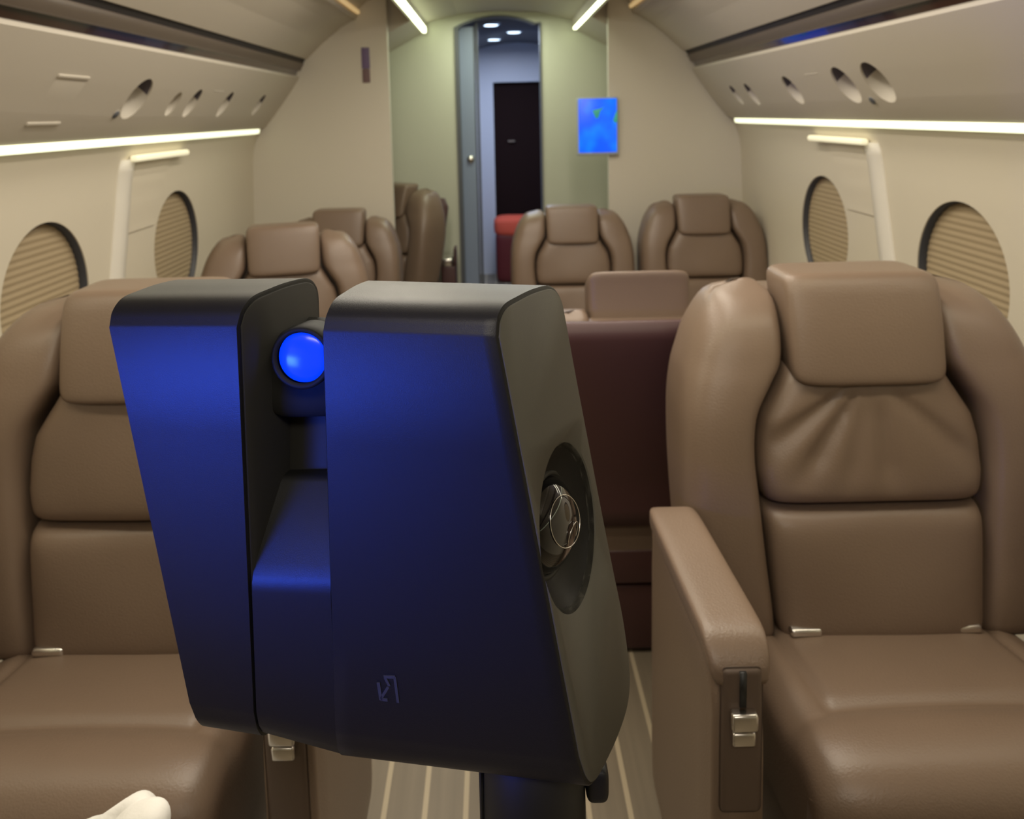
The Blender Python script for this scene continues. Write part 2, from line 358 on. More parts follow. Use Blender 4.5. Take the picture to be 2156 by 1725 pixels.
# lower ceiling of the lobby between partition and doorway
lc = [(-1.3, 1.50), (-0.62, 1.655), (-0.405, 1.768), (-0.38, 1.785), (-0.375, 1.83), (-0.2, 1.87), (0.02, 1.882), (0.24, 1.87), (0.43, 1.83), (0.435, 1.785), (0.46, 1.768), (0.67, 1.655), (1.3, 1.50), (1.3, 2.1), (-1.3, 2.1)]
struct(link('ceiling_lobby', prism_y(lc, YF+0.065, YD), M_CEIL, smooth=False))
struct(link('ceiling_trough', prism_y([(-0.403, 1.92), (-0.403, 1.768), (-0.398, 1.766), (-0.38, 1.785), (-0.375, 1.83), (-0.2, 1.87), (0.02, 1.882), (0.24, 1.87), (0.43, 1.83), (0.435, 1.785), (0.458, 1.766), (0.463, 1.768), (0.463, 1.96), (-0.403, 1.96)], 2.88, YF+0.064), M_CEIL, smooth=False))
for s, x in ((-1, -0.386), (1, 0.446)):
    st = thing('light_strip', 'slanting light strip on the %s edge of the lobby ceiling before the doorway' % ('left' if s < 0 else 'right'), 'light strip', (x, 3.61, 1.79), group='lobby ceiling light strips')
    link('diffuser', box((-0.010, -0.72, -0.018), (0.010, 0.665, 0.016), 0.005), M_LEDG, st)
    link('end_cap', box((-0.012, 0.66, -0.02), (0.012, 0.673, 0.018), 0.003), M_CREAM, st)
for s in (-1, 1):
    st = thing('light_strip', 'short amber glow strip in the ceiling cove at the %s partition' % ('left' if s < 0 else 'right'), 'light strip', (s*0.632, 3.2, 1.805), group='ceiling cove amber strips')
    link('diffuser', box((-0.008, -0.40, -0.012), (0.008, 0.40, 0.006), 0.004), M_LEDW, st)
# galley beyond the doorway
struct(link('wall_galley_left', box((-0.42, YD+0.05, 0), (-0.36, 6.3, 2.1)), M_GREY, smooth=False))
struct(link('wall_galley_right', box((0.75, YD+0.05, 0), (0.81, 6.3, 2.1)), M_GREY, smooth=False))
gc = [(-0.40, 1.74)] + [(-0.40 + 1.17*k/12, 1.74 + 0.145*sin(PI*k/12)) for k in range(1, 12)] + [(0.77, 1.74), (0.77, 2.1), (-0.40, 2.1)]
struct(link('ceiling_galley', prism_y(gc, YD+0.05, 6.3), M_DGREY))
struct(link('wall_galley_front', slabpoly([(-0.40, 0), (-0.012, 0), (-0.012, 1.572), (0.62, 1.572), (0.62, 0), (0.77, 0), (0.77, 2.1), (-0.40, 2.1)], 6.2, 6.26), M_WHITE, smooth=False))
d1 = struct(link('door_1', box((-0.05, 6.27, 0.0), (0.66, 6.31, 1.62)), M_DOOR, smooth=False))
link('door_handle', box((0.10, 6.245, 1.085), (0.16, 6.272, 1.10), 0.004), M_RAIL, d1)
d2 = struct(link('door_2', box((-0.30, YD+0.07, 0.0), (-0.118, YD+0.10, 1.81)), M_GREY, smooth=False))
link('door_latch', lathe([(0.0001, 0.012), (0.018, 0.012), (0.022, 0.004), (0.024, 0.0)], (-0.152, YD+0.07, 1.062), (0, -1, 0)), M_CHROME, d2)
link('door_edge_strip', box((-0.120, YD+0.065, 0.0), (-0.112, YD+0.105, 1.815), 0.002), M_DGREY, d2)
struct(link('trim_16', box((-0.108, YD+0.11, 0), (-0.094, YD+0.16, 1.84)), M_DGREY, smooth=False))
for x, y, lab in ((-0.02, 4.72, 'nearest and left of three cool round downlights beyond the doorway'), (0.14, 5.36, 'right one of three cool round downlights beyond the doorway'), (0.0, 5.68, 'farthest and lowest-looking of three cool round downlights beyond the doorway')):
    zc = 1.74 + 0.145*sin(PI*(x+0.40)/1.17)
    st = thing('downlight', lab, 'ceiling light', (x, y, zc), group='downlights beyond the doorway')
    link('lens', lathe([(0.0001, -0.012), (0.04, -0.011), (0.050, -0.004), (0.052, 0.004)], (0, 0, 0), (0, 0, 1)), M_LAMP, st)
    link('bezel', lathe([(0.051, 0.004), (0.052, -0.007), (0.060, -0.006), (0.064, 0.004)], (0, 0, 0), (0, 0, 1)), M_GREY, st)
# aft wall that closes the cabin behind the camera
struct(link('wall_aft', box((-1.30, YB-0.06, 0), (1.30, YB, 2.0)), M_BULK, smooth=False))

# ------------------------------------------------------------------ small fittings
sc = thing('wall_screen', 'small upright screen showing a bright blue map on the right partition', 'screen', (0.4757, YF-0.005, 1.251))
link('display', box((-0.090, -0.014, -0.124), (0.090, -0.004, 0.129), 0.003), M_SCREEN, sc)
link('bezel', box((-0.098, -0.009, -0.138), (0.098, 0.012, 0.135), 0.008), M_PALE, sc)
def flat_poly(pts, y0, y1): return loft([[Vector((x, y, z)) for x, z in pts] for y in (y0, y1)])
link('map_land', flat_poly([(-0.025, 0.075), (0.012, 0.082), (0.030, 0.09), (0.012, 0.07), (0.003, 0.04), (-0.008, 0.035), (-0.018, 0.055)], -0.0155, -0.0138), M_LAND, sc)
link('map_land', flat_poly([(0.092, 0.075), (0.082, 0.055), (0.072, 0.025), (0.082, 0.012), (0.092, 0.02)], -0.0155, -0.0138), M_LAND, sc)
link('bracket', box((0.065, 0.010, -0.06), (0.092, 0.027, 0.06)), M_DGREY, sc)
pl = thing('placard', 'narrow upright purple placard high on the left partition', 'sign', (-0.609, YF, 1.559))
link('upper_panel', box((-0.019, -0.006, -0.015), (0.019, 0.0, 0.083), 0.003), M_PURPLE, pl)
link('lower_panel', box((-0.018, -0.006, -0.080), (0.018, 0.0, -0.017), 0.003), M_PURPLE2, pl)

# overhead fittings let into the service panels
def panel_frame(s):
    A, B = Vector((0.94, 0, 1.485)), Vector((1.10, 0, 1.278)); d = (B-A).normalized(); n = Vector((-d.z, 0, d.x)); n = n if n.x < 0 else -n
    pp = lambda y, t, off=0.0: Vector((s*(A.x+(B.x-A.x)*t+n.x*off), y, A.z+(B.z-A.z)*t+n.z*off))
    return pp, Vector((s*d.x, 0, d.z)), Vector((s*n.x, 0, n.z))
def place(o, s, y, t, off=0.0):
    pp, d, n = panel_frame(s); m = Matrix((Vector((0, 1, 0)), d, n)).transposed()
    if m.determinant() < 0: m = Matrix((Vector((0, -1, 0)), d, n)).transposed()
    o.matrix_world = Matrix.Translation(pp(y, t, off)) @ m.to_4x4()
def reading_light(s, y, t, r, label, group):
    ty, tt, ry, rs = min((LEFT_SPOTS if s < 0 else RIGHT_SPOTS), key=lambda q: abs(q[0]-y)); dq = 0.075 if ry > 0.04 else 0.05
    o = thing('reading_light', label, 'reading light', group=group); place(o, s, ty, tt, 0.006)
    bm = bmesh.new(); bmesh.ops.create_uvsphere(bm, u_segments=40, v_segments=28, radius=1.0)      # dark liner that carries the shade in the upper half of the recess
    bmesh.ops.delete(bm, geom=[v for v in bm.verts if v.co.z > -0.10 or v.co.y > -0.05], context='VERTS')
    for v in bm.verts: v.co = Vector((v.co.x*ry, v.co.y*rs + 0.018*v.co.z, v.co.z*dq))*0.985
    link('shade_liner', bm, M_RECESS_SHADE, o)
    link('bulb_cover', lathe([(0.0001, 0.006), (r*0.5, 0.004), (r*0.62, -0.004)], (0, rs*0.1, -dq*0.86), (0, 0, 1), 24), M_PALE, o)
G1 = 'reading lights in the left overhead panel'; G2 = 'reading lights in the right overhead panel'
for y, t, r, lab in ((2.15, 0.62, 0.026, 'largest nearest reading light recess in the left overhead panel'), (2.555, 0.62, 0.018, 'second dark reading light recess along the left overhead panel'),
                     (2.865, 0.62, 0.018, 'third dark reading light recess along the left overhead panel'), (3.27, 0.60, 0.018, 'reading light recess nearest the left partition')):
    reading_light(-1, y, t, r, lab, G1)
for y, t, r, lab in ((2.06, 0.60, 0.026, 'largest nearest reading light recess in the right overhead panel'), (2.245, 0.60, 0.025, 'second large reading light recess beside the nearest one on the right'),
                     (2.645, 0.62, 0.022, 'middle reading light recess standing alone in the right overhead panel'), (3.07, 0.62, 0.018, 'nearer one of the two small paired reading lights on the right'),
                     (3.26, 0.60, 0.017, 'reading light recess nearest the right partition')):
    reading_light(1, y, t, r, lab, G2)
def button(s, y, t, label):
    o = thing('call_button', label, 'button', group='overhead call buttons'); place(o, s, y, t, 0.0)
    link('cap', lathe([(0.0001, 0.008), (0.011, 0.008), (0.013, 0.004), (0.013, -0.004)], (0, 0, 0), (0, 0, 1), 24), M_DGREY, o)
    link('rim', lathe([(0.013, 0.005), (0.018, 0.004), (0.019, -0.004)], (0, 0, 0), (0, 0, 1), 24), M_CREAM, o)
button(-1, 2.085, 0.68, 'small dark call button beside the nearest left reading light')
button(1, 2.155, 0.72, 'small dark call button between the two large right reading lights')
hx = thing('oxygen_mask_door', 'cream oxygen mask door in the left overhead panel near the camera', 'hatch'); place(hx, -1, 1.775, 0.53, 0.0)
link('lid', box((-0.065, -0.062, -0.002), (0.065, 0.062, 0.004), 0.003), M_CREAM, hx)
link('upper_lip', box((-0.066, -0.072, -0.002), (0.066, -0.062, 0.007), 0.003), M_CREAM, hx)
link('lower_lip', box((-0.066, 0.060, -0.002), (0.066, 0.070, 0.008), 0.003), M_CREAM, hx)
for s, y in ((-1, 2.72), (1, 2.42)):
    hx = thing('hatch_cover', 'small flush cover plate between reading lights of the %s overhead panel' % ('left' if s < 0 else 'right'), 'hatch'); place(hx, s, y, 0.55, 0.0)
    link('lid', box((-0.055, -0.062, -0.002), (0.055, 0.062, 0.002), 0.002), M_CREAM, hx)
    link('upper_lip', box((-0.05, -0.068, -0.002), (0.05, -0.062, 0.004), 0.002), M_CREAM, hx)

# ------------------------------------------------------------------ seats
REC = 0.24                                     # recline: the back leans away with height
def lean(z): return REC*max(0.0, z-0.44)
def bolster_bm(s):
    tab = [(0.40, .172, .290, -.01, .13), (0.46, .174, .306, -.028, .14), (.56, .184, .316, -.042, .15), (.66, .192, .320, -.052, .15), (.74, .197, .319, -.058, .15), (.80, .188, .316, -.060, .145),
           (.85, .160, .308, -.058, .14), (.88, .142, .299, -.054, .135), (.92, .136, .284, -.048, .13), (.955, .136, .264, -.036, .12), (.98, .137, .243, -.014, .11), (.993, .142, .222, .013, .09), (1.0, .15, .19, .050, .075)]
    n = 60; secs = []
    for k in range(n+1):
        z = 0.40 + 0.60*k/n
        g = lambda i: smooth_s(tab, z, i)
        xi, xo, yf, yb = g(1), g(2), g(3)+lean(z), g(4)+lean(z)
        e = min(1.0, (k+0.6)/4.0)**0.5
        cx, cy = (xi+xo)/2, (yf+yb)/2
        sec = sell((0, 0), (xo-xi)/2*e, (yb-yf)/2*e, 5.0, z, 60)
        out = []
        for p in sec:
            # the outer front corner is fuller and rounder than the inner one
            fx = p.x/((xo-xi)/2*e)
            out.append(Vector((s*(cx+p.x), cy+p.y + (0.022*max(0, fx)**2 if p.y < 0 else 0), z)))
        secs.append(out)
    c = sum(secs[-1], Vector())/len(secs[-1])
    for k, dz in ((0.7, .0022), (0.4, .0036), (0.12, .0042)): secs.append([c + (p-c)*k + Vector((0, 0, dz)) for p in secs[-1-int(k < .7)-int(k < .4)]])
    return loft(secs)
def pillow(hw, z0, z1, yb, th, nu=48, nv=40, crease=None, p=9.0, q=0.26, round_=0.04):
    """upright cushion: hw(z) half width, front bulging towards -y, flat back"""
    bm = bmesh.new(); F, B = [], []
    for j in range(nv+1):
        v = -1 + 2*j/nv; v = math.copysign(1-(1-abs(v))**1.7, v); fr, bk = [], []
        for i in range(nu+1):
            u = -1 + 2*i/nu; u = math.copysign(1-(1-abs(u))**1.7, u)
            zz = (z0+z1)/2 + (z1-z0)/2*v*(1-round_*abs(u)**10*0.5); w = hw(zz)*(1-round_*abs(v)**10)
            e = (max(0.0, (1-abs(u)**p)*(1-abs(v)**p)))**q
            y = yb - th*e*(1 + 0.10*(1-u*u)*(1-v*v))
            if crease: y += crease(u, v)*e
            x = w*u
            fr.append(bm.verts.new((x, y+lean(zz), zz)))
            bk.append(fr[-1] if e < 1e-6 else bm.verts.new((x, yb+0.03+lean(zz), zz)))
        F.append(fr); B.append(bk)
    for R, flip in ((F, 0), (B, 1)):
        for a, b in zip(R, R[1:]):
            for i in range(nu):
                q4 = [a[i], a[i+1], b[i+1], b[i]]
                u4 = []
                for v in q4:
                    if v not in u4: u4.append(v)
                if len(u4) >= 3:
                    try: bm.faces.new(u4 if not flip else u4[::-1])
                    except ValueError: pass
    return bm
def creases(u, v):
    # leather folds that fan out from the middle of the top edge
    ang = math.atan2(u*1.25+0.02, 1.12-v); r = math.hypot(u*1.1, 1.0-v)
    f = 0.0
    for a0, w, d in ((-0.72, .10, .010), (-0.42, .075, .012), (-0.16, .06, .007), (0.10, .07, .010), (0.62, .09, .008)):
        f += d*math.exp(-((ang-a0)/w)**2)
    return f*max(0, min(1, (r-0.22)*2.2))*max(0.0, min(1.0, (1.9-r)*2.0))
def soft(u, v): return 0.004*sin(3*u+1)*sin(2.2*v)
UPW = [(0.63, .184), (0.70, .193), (0.75, .192), (0.79, .184), (0.84, .153), (0.88, .133)]
def seat_cushion_bm():
    path = catmull([(0, .03, .425), (0, -.0, .437), (0, -.08, .452), (0, -.15, .463), (0, -.195, .466), (0, -.222, .470), (0, -.255, .484), (0, -.292, .489), (0, -.325, .482), (0, -.350, .463), (0, -.362, .435), (0, -.362, .39), (0, -.355, .33), (0, -.345, .26), (0, -.340, .20)], 70)
    nu = 56; rows = []; bm = bmesh.new()
    for k, p in enumerate(path):
        t = k/70; a = path[max(0, k-1)]; b = path[min(70, k+1)]; tg = (b-a).normalized(); nrm = Vector((0, tg.z, -tg.y)); nrm = nrm if (nrm.z > 0 or nrm.y < -0.5) else -nrm
        row = []
        for i in range(nu+1):
            u = -1+2*i/nu; u = math.copysign(1-(1-abs(u))**1.5, u); x = 0.245*u
            drop = 0.055*(1-(max(0, 1-abs(u)**7))**(1/3.0))
            bump = 0.010*(1-u*u) if t < 0.35 else 0.006*(1-u*u)
            if p.y > -0.21 and t < 0.5: drop += 0.011*math.exp(-((abs(x)-0.178)/0.007)**2)*min(1, (p.y+0.21)*20)
            if abs(x) < 0.18 and t < 0.5: drop += 0.008*math.exp(-((p.y+0.208)/0.012)**2)
            row.append(bm.verts.new(Vector((x, p.y, p.z)) + nrm*(bump-drop)))
        # side skirts
        for s, at in ((-1, 0), (1, -1)):
            e = row[at].co; v = bm.verts.new((s*0.243, max(e.y+0.0, -0.34), min(e.z-0.09, 0.36)))
            row = [v]+row if s < 0 else row+[v]
        rows.append(row)
    for a, b in zip(rows, rows[1:]):
        for i in range(len(a)-1): bm.faces.new((a[i], a[i+1], b[i+1], b[i]))
    return bm
_cache = {}
def part(name, key, fn, m, parent, side=None, label=None):
    if key in _cache:
        o = bpy.data.objects.new(name, _cache[key]); COL.objects.link(o); o.parent = parent
    else:
        o = link(name, fn(), m, parent); _cache[key] = o.data
    if side: o['side'] = side
    if label: o['label'] = label
    return o
def make_seat(label, loc, rz=0, scale=1.0, fold=False, group='tan leather cabin seats', skip=(), tall=1.0, raise_=0.0, rear_up=0.0, tip=0.0):
    r = thing('cabin_seat', label, 'seat', loc, rz, group); r.scale = (scale, scale, scale*tall)
    part('base', 'base', lambda: sbox((0, -0.10, 0.09), (0.19, 0.20, 0.09), 0.2, 0.2), M_SHELL, r, label='dark pedestal base')
    part('seat_frame', 'frame', lambda: sbox((0, -0.135, 0.27), (0.236, 0.200, 0.135), 0.2, 0.2), M_LEATHER, r)
    part('seat_cushion', 'cush', seat_cushion_bm, M_LEATHER, r)
    def shell():
        secs = []
        for k in range(37):
            z = 0.22 + 0.76*k/36; e = 1.0 if z < .89 else math.sqrt(max(0.02, 1-((z-.89)/.095)**2)); w = 0.268*(0.55+0.45*e)
            secs.append([p + Vector((0, 0.105+lean(z), 0)) for p in sell((0, 0), w, 0.062*(0.5+0.5*e), 4, z, 40)])
        return loft(secs)
    part('back_frame', 'shell', shell, M_LEATHER, r)
    for s, sd in ((-1, 'L'), (1, 'R')):
        part('side_bolster', 'bol'+sd, lambda s=s: bolster_bm(s), M_LEATHER, r)
    part('upper_back_cushion', 'upf' if fold else 'up', lambda: pillow(lambda z: lerp_s(UPW, z, 1), 0.647, 0.875, 0.02, 0.066, crease=creases if fold else soft), M_LEATHER, r)
    part('lower_back_cushion', 'low', lambda: pillow(lambda z: 0.170+0.020*(z-.42)/.24, 0.43, 0.644, 0.02, 0.064, crease=soft), M_LEATHER, r)
    def hfn(p):
        return Vector((p.x*(1+0.02*p.z/0.1), p.y - (0.010*(1-(p.x/0.135)**2) if p.y < 0 else 0) + REC*p.z + 0.014*max(0, p.z/0.1)**2 - 0.004, p.z))
    hd = part('headrest', 'head', lambda: sbox((0, 0.120, 0.940), (0.133, 0.058, 0.092), 0.2, 0.2, nu=56, nv=36, fn=hfn), M_LEATHER, r)
    pv = Vector((0, 0.166, 0.94)); hd.rotation_euler = (tip, 0, 0); hd.location = pv - Matrix.Rotation(tip, 3, 'X') @ pv + Vector((0, REC*raise_, raise_))
    def rear():
        secs = []
        for k in range(13):
            z = 0.34 + 0.60*k/12; w = 0.268 - (0.03 if k == 12 else 0.0)
            secs.append([p + Vector((0, 0.172+lean(z), 0)) for p in sell((0, 0), w, 0.018 if 0 < k < 12 else 0.010, 8, z, 40)])
        return loft(secs)
    part('rear_panel', 'rear', rear, M_SHELL, r, label='dark burgundy back panel').location = (0, REC*rear_up, rear_up)
    part('kick_panel', 'kick', lambda: box((-0.262, 0.125, 0.215), (0.262, 0.170, 0.315), 0.008), M_SHELL, r, label='dark burgundy lower panel')
    part('kick_panel', 'kick2', lambda: box((-0.262, 0.10, 0.012), (0.262, 0.160, 0.205), 0.008), M_SHELL, r, label='dark burgundy foot panel')
    for s, sd in ((-1, 'L'), (1, 'R')):
        if sd in skip: continue
        def body(s=s):
            secs = []
            for k in range(25):
                y = -0.345 + 0.375*k/24; t = k/24
                top = 0.645 + 0.012*(1-t) - 0.05*max(0, 1-t*9)**2; hw = 0.037 - 0.004*max(0, 1-t*8)
                c = 0.343 + 0.004*(1-t)
                sec = []
                for i in range(28):
                    a = 2*PI*i/28; sx, sz = sgnpow(cos(a), 0.35), sgnpow(sin(a), 0.30)
                    z = 0.10 + (top-0.10)*(sz+1)/2
                    sec.append(Vector((s*(c+hw*sx*(0.92 if z < .6 else 1.0)), y, z)))
                secs.append(sec)
            return loft(secs)
        arm = part('armrest', 'arm'+sd, body, M_LEATHER, r, sd)
        part('armrest_pad', 'pad'+sd, lambda s=s: sbox((s*0.346, -0.160, 0.648), (0.041, 0.190, 0.018), 0.4, 0.22, fn=lambda p: p + Vector((0, 0, -0.06*p.y - 0.03*max(0, (-p.y-0.14)/0.05)**2))), M_LEATHER, r, sd)
        pnl = part('armrest_panel', 'pnl'+sd, lambda s=s: box((s*0.346-0.026, -0.352, 0.45), (s*0.346+0.026, -0.340, 0.645), 0.008), M_RECESS, r, sd)
        part('slot', 'slot'+sd, lambda s=s: box((s*0.346-0.004, -0.3545, 0.597), (s*0.346+0.004, -0.350, 0.642)), M_BLACK, pnl)
        part('latch', 'latch'+sd, lambda s=s: add_box(box((s*0.346-0.016, -0.366, 0.572), (s*0.346+0.016, -0.350, 0.595), 0.004), (s*0.346-0.014, -0.362, 0.550), (s*0.346+0.014, -0.350, 0.568), 0.003), M_CHROME, pnl, label='chrome latch')
    for x in (-0.135, 0.128):
        part('belt_buckle', 'buck%g' % x, lambda x=x: add_box(box((x-0.026, -0.040, 0.450), (x+0.026, -0.012, 0.464), 0.005), (x-0.016, -0.02, 0.452), (x+0.016, 0.02, 0.460), 0.002), M_CHROME, r, label='chrome seat belt buckle')
    return r
SEATS = 'tan leather cabin seats'
make_seat('big tan leather seat on the near right with creased backrest, facing the camera', (0.615, 1.20, 0), fold=True)
make_seat('big tan leather seat on the near left, partly hidden behind the blue-lit scanner', (-0.635, 1.195, 0))
make_seat('seat facing away behind the scanner, showing its dark burgundy back panel', (0.308, 1.86, 0), PI, 0.87, raise_=0.062, rear_up=0.06, tip=0.42)
make_seat('aisle seat of the far pair at right, left of its twin beside the doorway', (0.320, 3.24, 0), 0, 0.855, skip=('R',), tall=1.03, raise_=0.0)
make_seat('window seat of the far pair at right, below the screen by the partition', (0.898, 3.24, 0), 0, 0.87, skip=('L', 'R'), tall=1.045, raise_=0.005)
make_seat('turned tan seat in the middle distance at left, rounded top above the scanner', (-0.745, 2.56, 0), math.radians(14), 0.93, tall=0.975, raise_=0.01)
make_seat('far left seat against the left partition, peeking over the turned seat', (-0.715, 3.26, 0), 0, 0.85, tall=1.02, raise_=0.02)
make_seat('sideways seat glimpsed past the edge of the left partition', (-0.63, 3.98, 0), math.radians(-38), 0.93, skip=('L', 'R'))
cs = thing('side_console', 'small dark console with a metal top at the foot of the pale green wall', 'console', (-0.285, 4.16, 0))
link('cabinet', box((-0.035, -0.10, 0), (0.045, 0.10, 0.50), 0.006), M_SHELL, cs)
link('metal_top', box((-0.036, -0.10, 0.50), (0.030, 0.10, 0.545), 0.01), M_CHROME, cs)
link('post', box((0.036, -0.10, 0.50), (0.050, 0.0, 0.60), 0.004), M_SHELL, cs)
js = thing('jump_seat', 'red orange padded seat top low in the doorway before the dark door', 'seat', (0.13, 5.95, 0))
link('seat_pad', sbox((0, 0, 0.44), (0.16, 0.12, 0.08), 0.5, 0.5), M_RED, js)
link('seat_base', sbox((0.0, 0, 0.20), (0.15, 0.11, 0.20), 0.25, 0.25), M_DRED, js)

# white cloth bag standing before the near left seat
cb = thing('cloth_bag', 'white crumpled cloth bag top at the bottom left corner before the near left seat', 'bag', (-0.452, 0.74, 0))
def bagfn(p):
    a = math.atan2(p.y, p.x); t = (p.z/0.285+1)/2
    k = (1.35-0.45*t)*(1+0.05*sin(5*a+4*t)+0.035*sin(9*a-7*t))
    return Vector((p.x*k + 0.012*sin(6*t), p.y*k, p.z + 0.012*sin(2*a+1)*t + 0.30*p.x*t*t))
link('bag_body', sbox((0, 0, 0.285), (0.075, 0.06, 0.285), 0.45, 0.7, nu=64, nv=40, fn=bagfn), M_CLOTH, cb)
link('bag_fold', sbox((0.035, -0.01, 0.560), (0.034, 0.028, 0.035), 0.8, 0.8, fn=lambda p: p + Vector((0.2*p.z, 0, 0.006*sin(40*p.x)))), M_CLOTH, cb)

# ------------------------------------------------------------------ the scanner on its pole
def bvec(a): return Vector((sin(a), cos(a), 0))
#SCANNER_BEGIN
ROOT = Vector((0.004, 0.60, 0.0))
# one slab outline seen from the side: (share of the front edge, distance behind it in metres)
SIDE = [(0.0, 0.0), (-.028, .005), (-.047, .013), (-.057, .023), (-.059, .040), (-.059, .063), (-.053, .088), (-.045, .098), (-.029, .106), (.002, .112), (.068, .113), (.203, .114), (.37, .116), (.543, .118), (.723, .121),
        (.882, .124), (1.018, .120), (1.074, .112), (1.109, .097), (1.125, .072), (1.127, .048), (1.123, .029), (1.115, .018), (1.094, .009), (1.052, .003), (1.0, 0.0)]
def densify(pr):
    out = []; n = len(pr)
    for i in range(n):
        p0, p1, p2, p3 = [Vector((*pr[j % n], 0)) for j in (i-1, i, i+1, i+2)]
        straight = i == n-1
        for k in range(4):
            f = k/4
            q = p1.lerp(p2, f) if straight else 0.5*((2*p1)+(p2-p0)*f+(2*p0-5*p1+4*p2-p3)*f*f+(3*p1-p0-3*p2+p3)*f**3)
            if i in (0, n-2): q = p1.lerp(p2, f)
            out.append((q.x, q.y))
    return out
SIDE_D = densify(SIDE)
EDGE = dict(L0=((-.3121, .56, 1.1662), (-.2852, .5885, .8332)), L1=((-.2070, .5383, 1.1700), (-.2267, .5767, .8331)),
            R0=((-.1428, .5254, 1.1687), (-.1584, .5636, .8258)), R1=((-.0192, .5003, 1.1692), (.0345, .5238, .8324)))
def outline(edge, ang, prof=None, dq=0.0, shift=Vector((0, 0, 0))):
    A, B = Vector(EDGE[edge][0]), Vector(EDGE[edge][1]); b = bvec(ang)
    return [A + (B-A)*s + b*(q+dq) - ROOT + shift for s, q in (prof or SIDE_D)]
def inset(prof, d):
    n = len(prof); L = 0.341; c = (sum(p[0] for p in prof)/n, sum(p[1] for p in prof)/n); out = []
    for i in range(n):
        a, b = prof[i-1], prof[(i+1) % n]; tx, ty = (b[0]-a[0])*L, b[1]-a[1]; l = math.hypot(tx, ty) or 1
        nx, ny = -ty/l, tx/l
        if nx*(c[0]-prof[i][0])*L + ny*(c[1]-prof[i][1]) < 0: nx, ny = -nx, -ny
        out.append((prof[i][0]+nx*d/L, prof[i][1]+ny*d))
    return out
sr = thing('laser_scanner', 'dark two-lobed laser scanner head on a thick black pole, its front lit blue', 'scanner', ROOT)
def slab(name, e0, a0, e1, a1, m):
    """two end outlines joined, with a small rounded rim at each end"""
    P, Q = outline(e0, a0), outline(e1, a1); Pi, Qi = outline(e0, a0, inset(SIDE_D, .0018)), outline(e1, a1, inset(SIDE_D, .0018)); secs = [Pi]
    N = 14
    for k in range(N+1):
        t = [0.008, .02][0] + (1-2*0.008)*k/N
        secs.append([p.lerp(q, t) for p, q in zip(P, Q)])
    secs.append(Qi)
    return sharp(link(name, loft(secs), m, sr), 50)
slab('left_housing', 'L0', .2, 'L1', .32, M_SCAN)
rs_ = slab('right_housing', 'R0', .2, 'R1', .5, M_SCAN)
# inner face of the left lobe and outer face of the right lobe: dark plastic side covers set into the metal shell
def cover(name, e, a, d, out, th):
    pr = inset(SIDE_D, d); A, B = Vector(EDGE[e][0]), Vector(EDGE[e][1]); nn = bvec(a).cross(B-A).normalized()
    nn = nn if nn.x > 0 else -nn
    a_ = outline(e, a, pr, 0, nn*(-0.004)); b_ = outline(e, a, pr, 0, nn*(out-0.0006)); c_ = outline(e, a, inset(SIDE_D, d+0.0008), 0, nn*out)
    return sharp(link(name, loft([a_, b_, c_]), M_SCANS, sr), 40), nn
cl_, n1 = cover('inner_cover', 'L1', .32, .0035, .0012, 0); cl_.data.materials[0] = M_CORE2
cr_, n2 = cover('side_cover', 'R1', .5, .0030, .0012, 0)
# lens well in the side cover
A_, B_ = Vector(EDGE['R1'][0]), Vector(EDGE['R1'][1]); e2 = (B_-A_).normalized(); b2 = (bvec(.5) - e2*bvec(.5).dot(e2)).normalized()
LC = A_ + (B_-A_)*0.505 + bvec(.5)*0.053 - ROOT
def well():
    bm = bmesh.new(); bmesh.ops.create_uvsphere(bm, u_segments=48, v_segments=32, radius=1.0)
    for v in bm.verts: v.co = LC + e2*(v.co.x*.0825) + b2*(v.co.y*.0615) + n2*(v.co.z*.060 + .035)
    return bm
def well2(): return cyl(LC - n2*.040, LC - n2*.01, .037, .037, 48)
carve(rs_, [well()]); sharp(rs_, 50); carve(cr_, [well()]); sharp(cr_, 50)
lm = link('lens_bowl', lathe([(.0001, -.0252), (.030, -.0245), (.038, -.0215), (.0415, -.0185)], LC, n2), M_CORE2, sr)
link('lens_ring', lathe([(.0405, -.023), (.0420, -.0175), (.0400, -.0150), (.0375, -.0150), (.0365, -.0185), (.0365, -.023)], LC, n2), M_CORE2, sr)
dome = link('lens_dome', lathe([(.0368*sin(k/14*PI/2)+1e-5, -.021 + .024*cos(k/14*PI/2)) for k in range(15)], LC, n2), M_GLASS, sr)
link('lens_glint_ring', lathe([(.0190+.0004*cos(t*PI/6), .0004*sin(t*PI/6)) for t in range(13)], LC + n2*.0005 + e2*(-.008) - b2*.004, (n2*0.9 - e2*.20 - b2*.12)), M_CHROME, dome)
link('lens_glint_ring', lathe([(.0100+.0004*cos(t*PI/6), .0004*sin(t*PI/6)) for t in range(13)], LC + n2*.0022 + e2*(.007) + b2*.001, (n2*0.9 + e2*.26)), M_CHROME, dome)
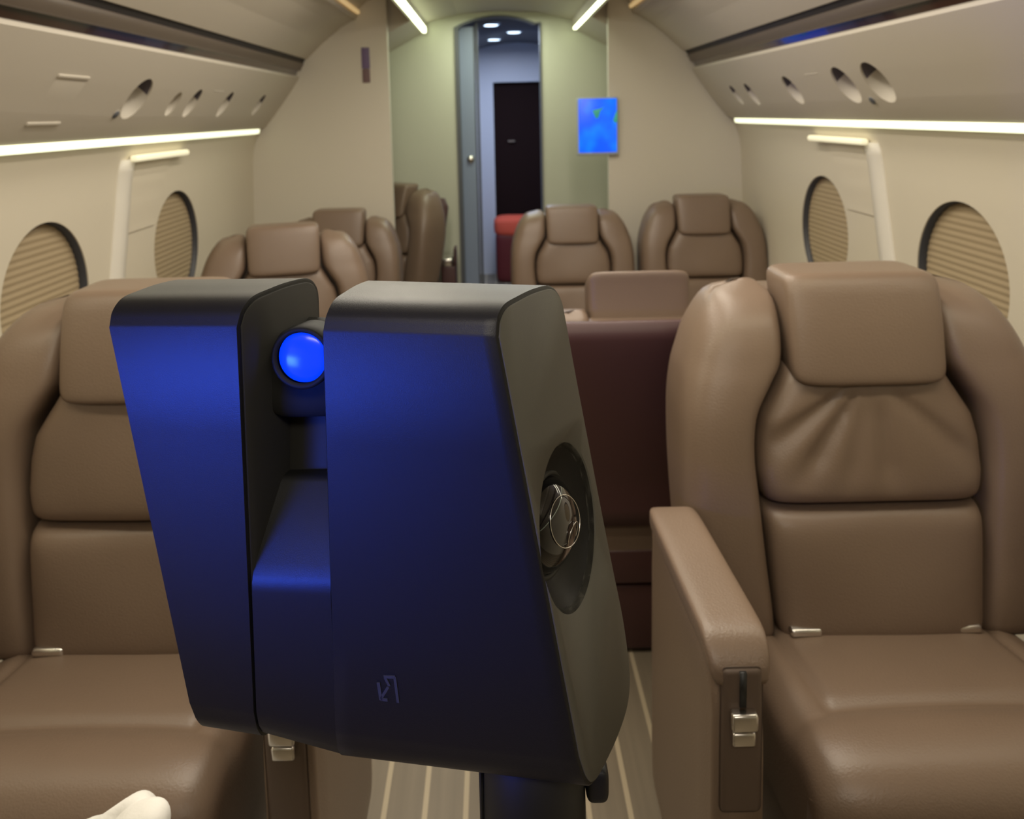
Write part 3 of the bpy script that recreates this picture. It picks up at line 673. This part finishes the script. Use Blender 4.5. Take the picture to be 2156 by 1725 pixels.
# middle: dark core, sensor pod, centre block
CORE = [(.08, .062), (.06, .070), (.06, .085), (.08, .100), (.4, .104), (.9, .110), (1.06, .106), (1.09, .08), (1.06, .03), (.72, .030), (.62, .040), (.50, .058), (.30, .062)]
cp_ = densify(CORE)
link('core', loft([outline('L1', .25, cp_, 0, Vector((-.006, 0, 0))), outline('R0', .2, cp_, 0, Vector((.006, 0, 0)))]), M_CORE2, sr)
PC = Vector((-.172, .600, 1.116)) - ROOT
pod = link('sensor_pod', sbox(PC, (.034, .020, .036), .5, .35), M_CORE, sr)
axis = Vector((-.10, -.98, .10))
WC = Vector((-.1685, .566, 1.1375)) - ROOT
link('status_lens_ring', lathe([(.0200, -.030), (.0240, -.030), (.0240, .002), (.0215, .004), (.0195, .001)], WC, axis), M_CORE, sr)
link('status_lens', lathe([(.0200*sin(k/10*PI/2)+1e-5, -.004 + .006*cos(k/10*PI/2)) for k in range(11)], WC, axis), M_GLOSS, sr)['label'] = 'glowing blue lens'
Cb0, Cb1 = Vector((-.2169, .5622, .9556)), Vector((-.1537, .5489, .9608)); Ce0, Ce1 = Vector((-.2246, .5762, .8334)), Vector((-.1584, .5636, .8258))
def cblock(b, e, x):
    d = (e-b); bb = bvec(.2); up = Vector((0, 0, 1))
    pr = [e + d*.115 + bb*.09, b*0 + b + up*.068 + bb*.09, b + up*.0700 + bb*.046, b + up*.0690 + bb*.0415, b + up*.065 + bb*.0380, b + up*.030 + bb*.0165, b + up*.014 + bb*.0068, b + up*.006 + bb*.0026, b + bb*.0005, b + d*.06, b + d*.13, b + d*.25, b + d*.6, e, e + d*.13 + bb*.003, e + d*.235 + bb*.009, e + d*.285 + bb*.018, e + d*.30 + bb*.030, e + d*.30 + bb*.05]
    return [p - ROOT + Vector((x, 0, 0)) for p in pr]
s0, s1 = cblock(Cb0, Ce0, 0), cblock(Cb1, Ce1, 0.002)
sharp(link('centre_block', loft([s0] + [[p.lerp(q, t) for p, q in zip(s0, s1)] for t in (.04, .5, .96)] + [s1]), M_SCAN, sr), 50)
# emblem on the right lobe: two brackets of raised strokes
nF = Vector((-.198, -.975, -.0995))
def stroke(p, q, w):
    p, q = Vector(p), Vector(q); d = (q-p).normalized(); sd = d.cross(nF).normalized()*w/2; bm = bmesh.new(); vs = []
    for o_ in (-.001, .0005): vs.append([bm.verts.new(v + nF*o_ - ROOT) for v in (p-sd, p+sd, q+sd, q-sd)])
    bm.faces.new(vs[1])
    for i in range(4): bm.faces.new((vs[0][i], vs[0][(i+1) % 4], vs[1][(i+1) % 4], vs[1][i]))
    return bm
def E_(u, v): return Vector((-.1182, .5492, .8850)) + Vector((.980, -.199, 0))*u + Vector((.0198, .0975, -.995))*v
bm = bmesh.new()
for a, b, w in ((E_(0, .006), E_(.001, .0225), .0026), (E_(.001, .0215), (E_(.0065, .0215)), .0026), (E_(.001, .021), E_(.008, .009), .0022), (E_(.005, .0), E_(.0145, -.001), .0026), (E_(.0140, -.001), E_(.0150, .0225), .0022), (E_(.006, .001), E_(.009, .008), .0022)):
    b_ = stroke(a, b, w); me = bpy.data.meshes.new('t'); b_.to_mesh(me); b_.free(); bm.from_mesh(me); bpy.data.meshes.remove(me)
link('emblem', bm, M_LOGO, sr, smooth=False)
link('release_lever', sbox(Vector((.0585, .598, .745)) - ROOT, (.010, .012, .016), .5, .5), M_BLACK, sr)
# the pole that carries the head
pz = link('pole', lathe([(.0405, .70), (.0405, .03)], (0, 0, 0), (0, 0, 1)), M_BLACK, sr)
link('clamp', lathe([(.0001, .795), (.036, .795), (.0440, .785), (.0450, .72), (.0450, .706), (.0415, .698), (.0400, .690)], (0, 0, 0), (0, 0, 1)), M_BLACK, pz)
link('clamp_rib', box((-.047, -.012, .712), (-.0435, .012, .775), .002), M_CORE2, pz)
link('foot_plate', lathe([(.0001, .035), (.045, .034), (.13, .016), (.14, .010), (.14, .0), (.0001, .0)], (0, 0, 0), (0, 0, 1)), M_BLACK, pz)
#SCANNER_END
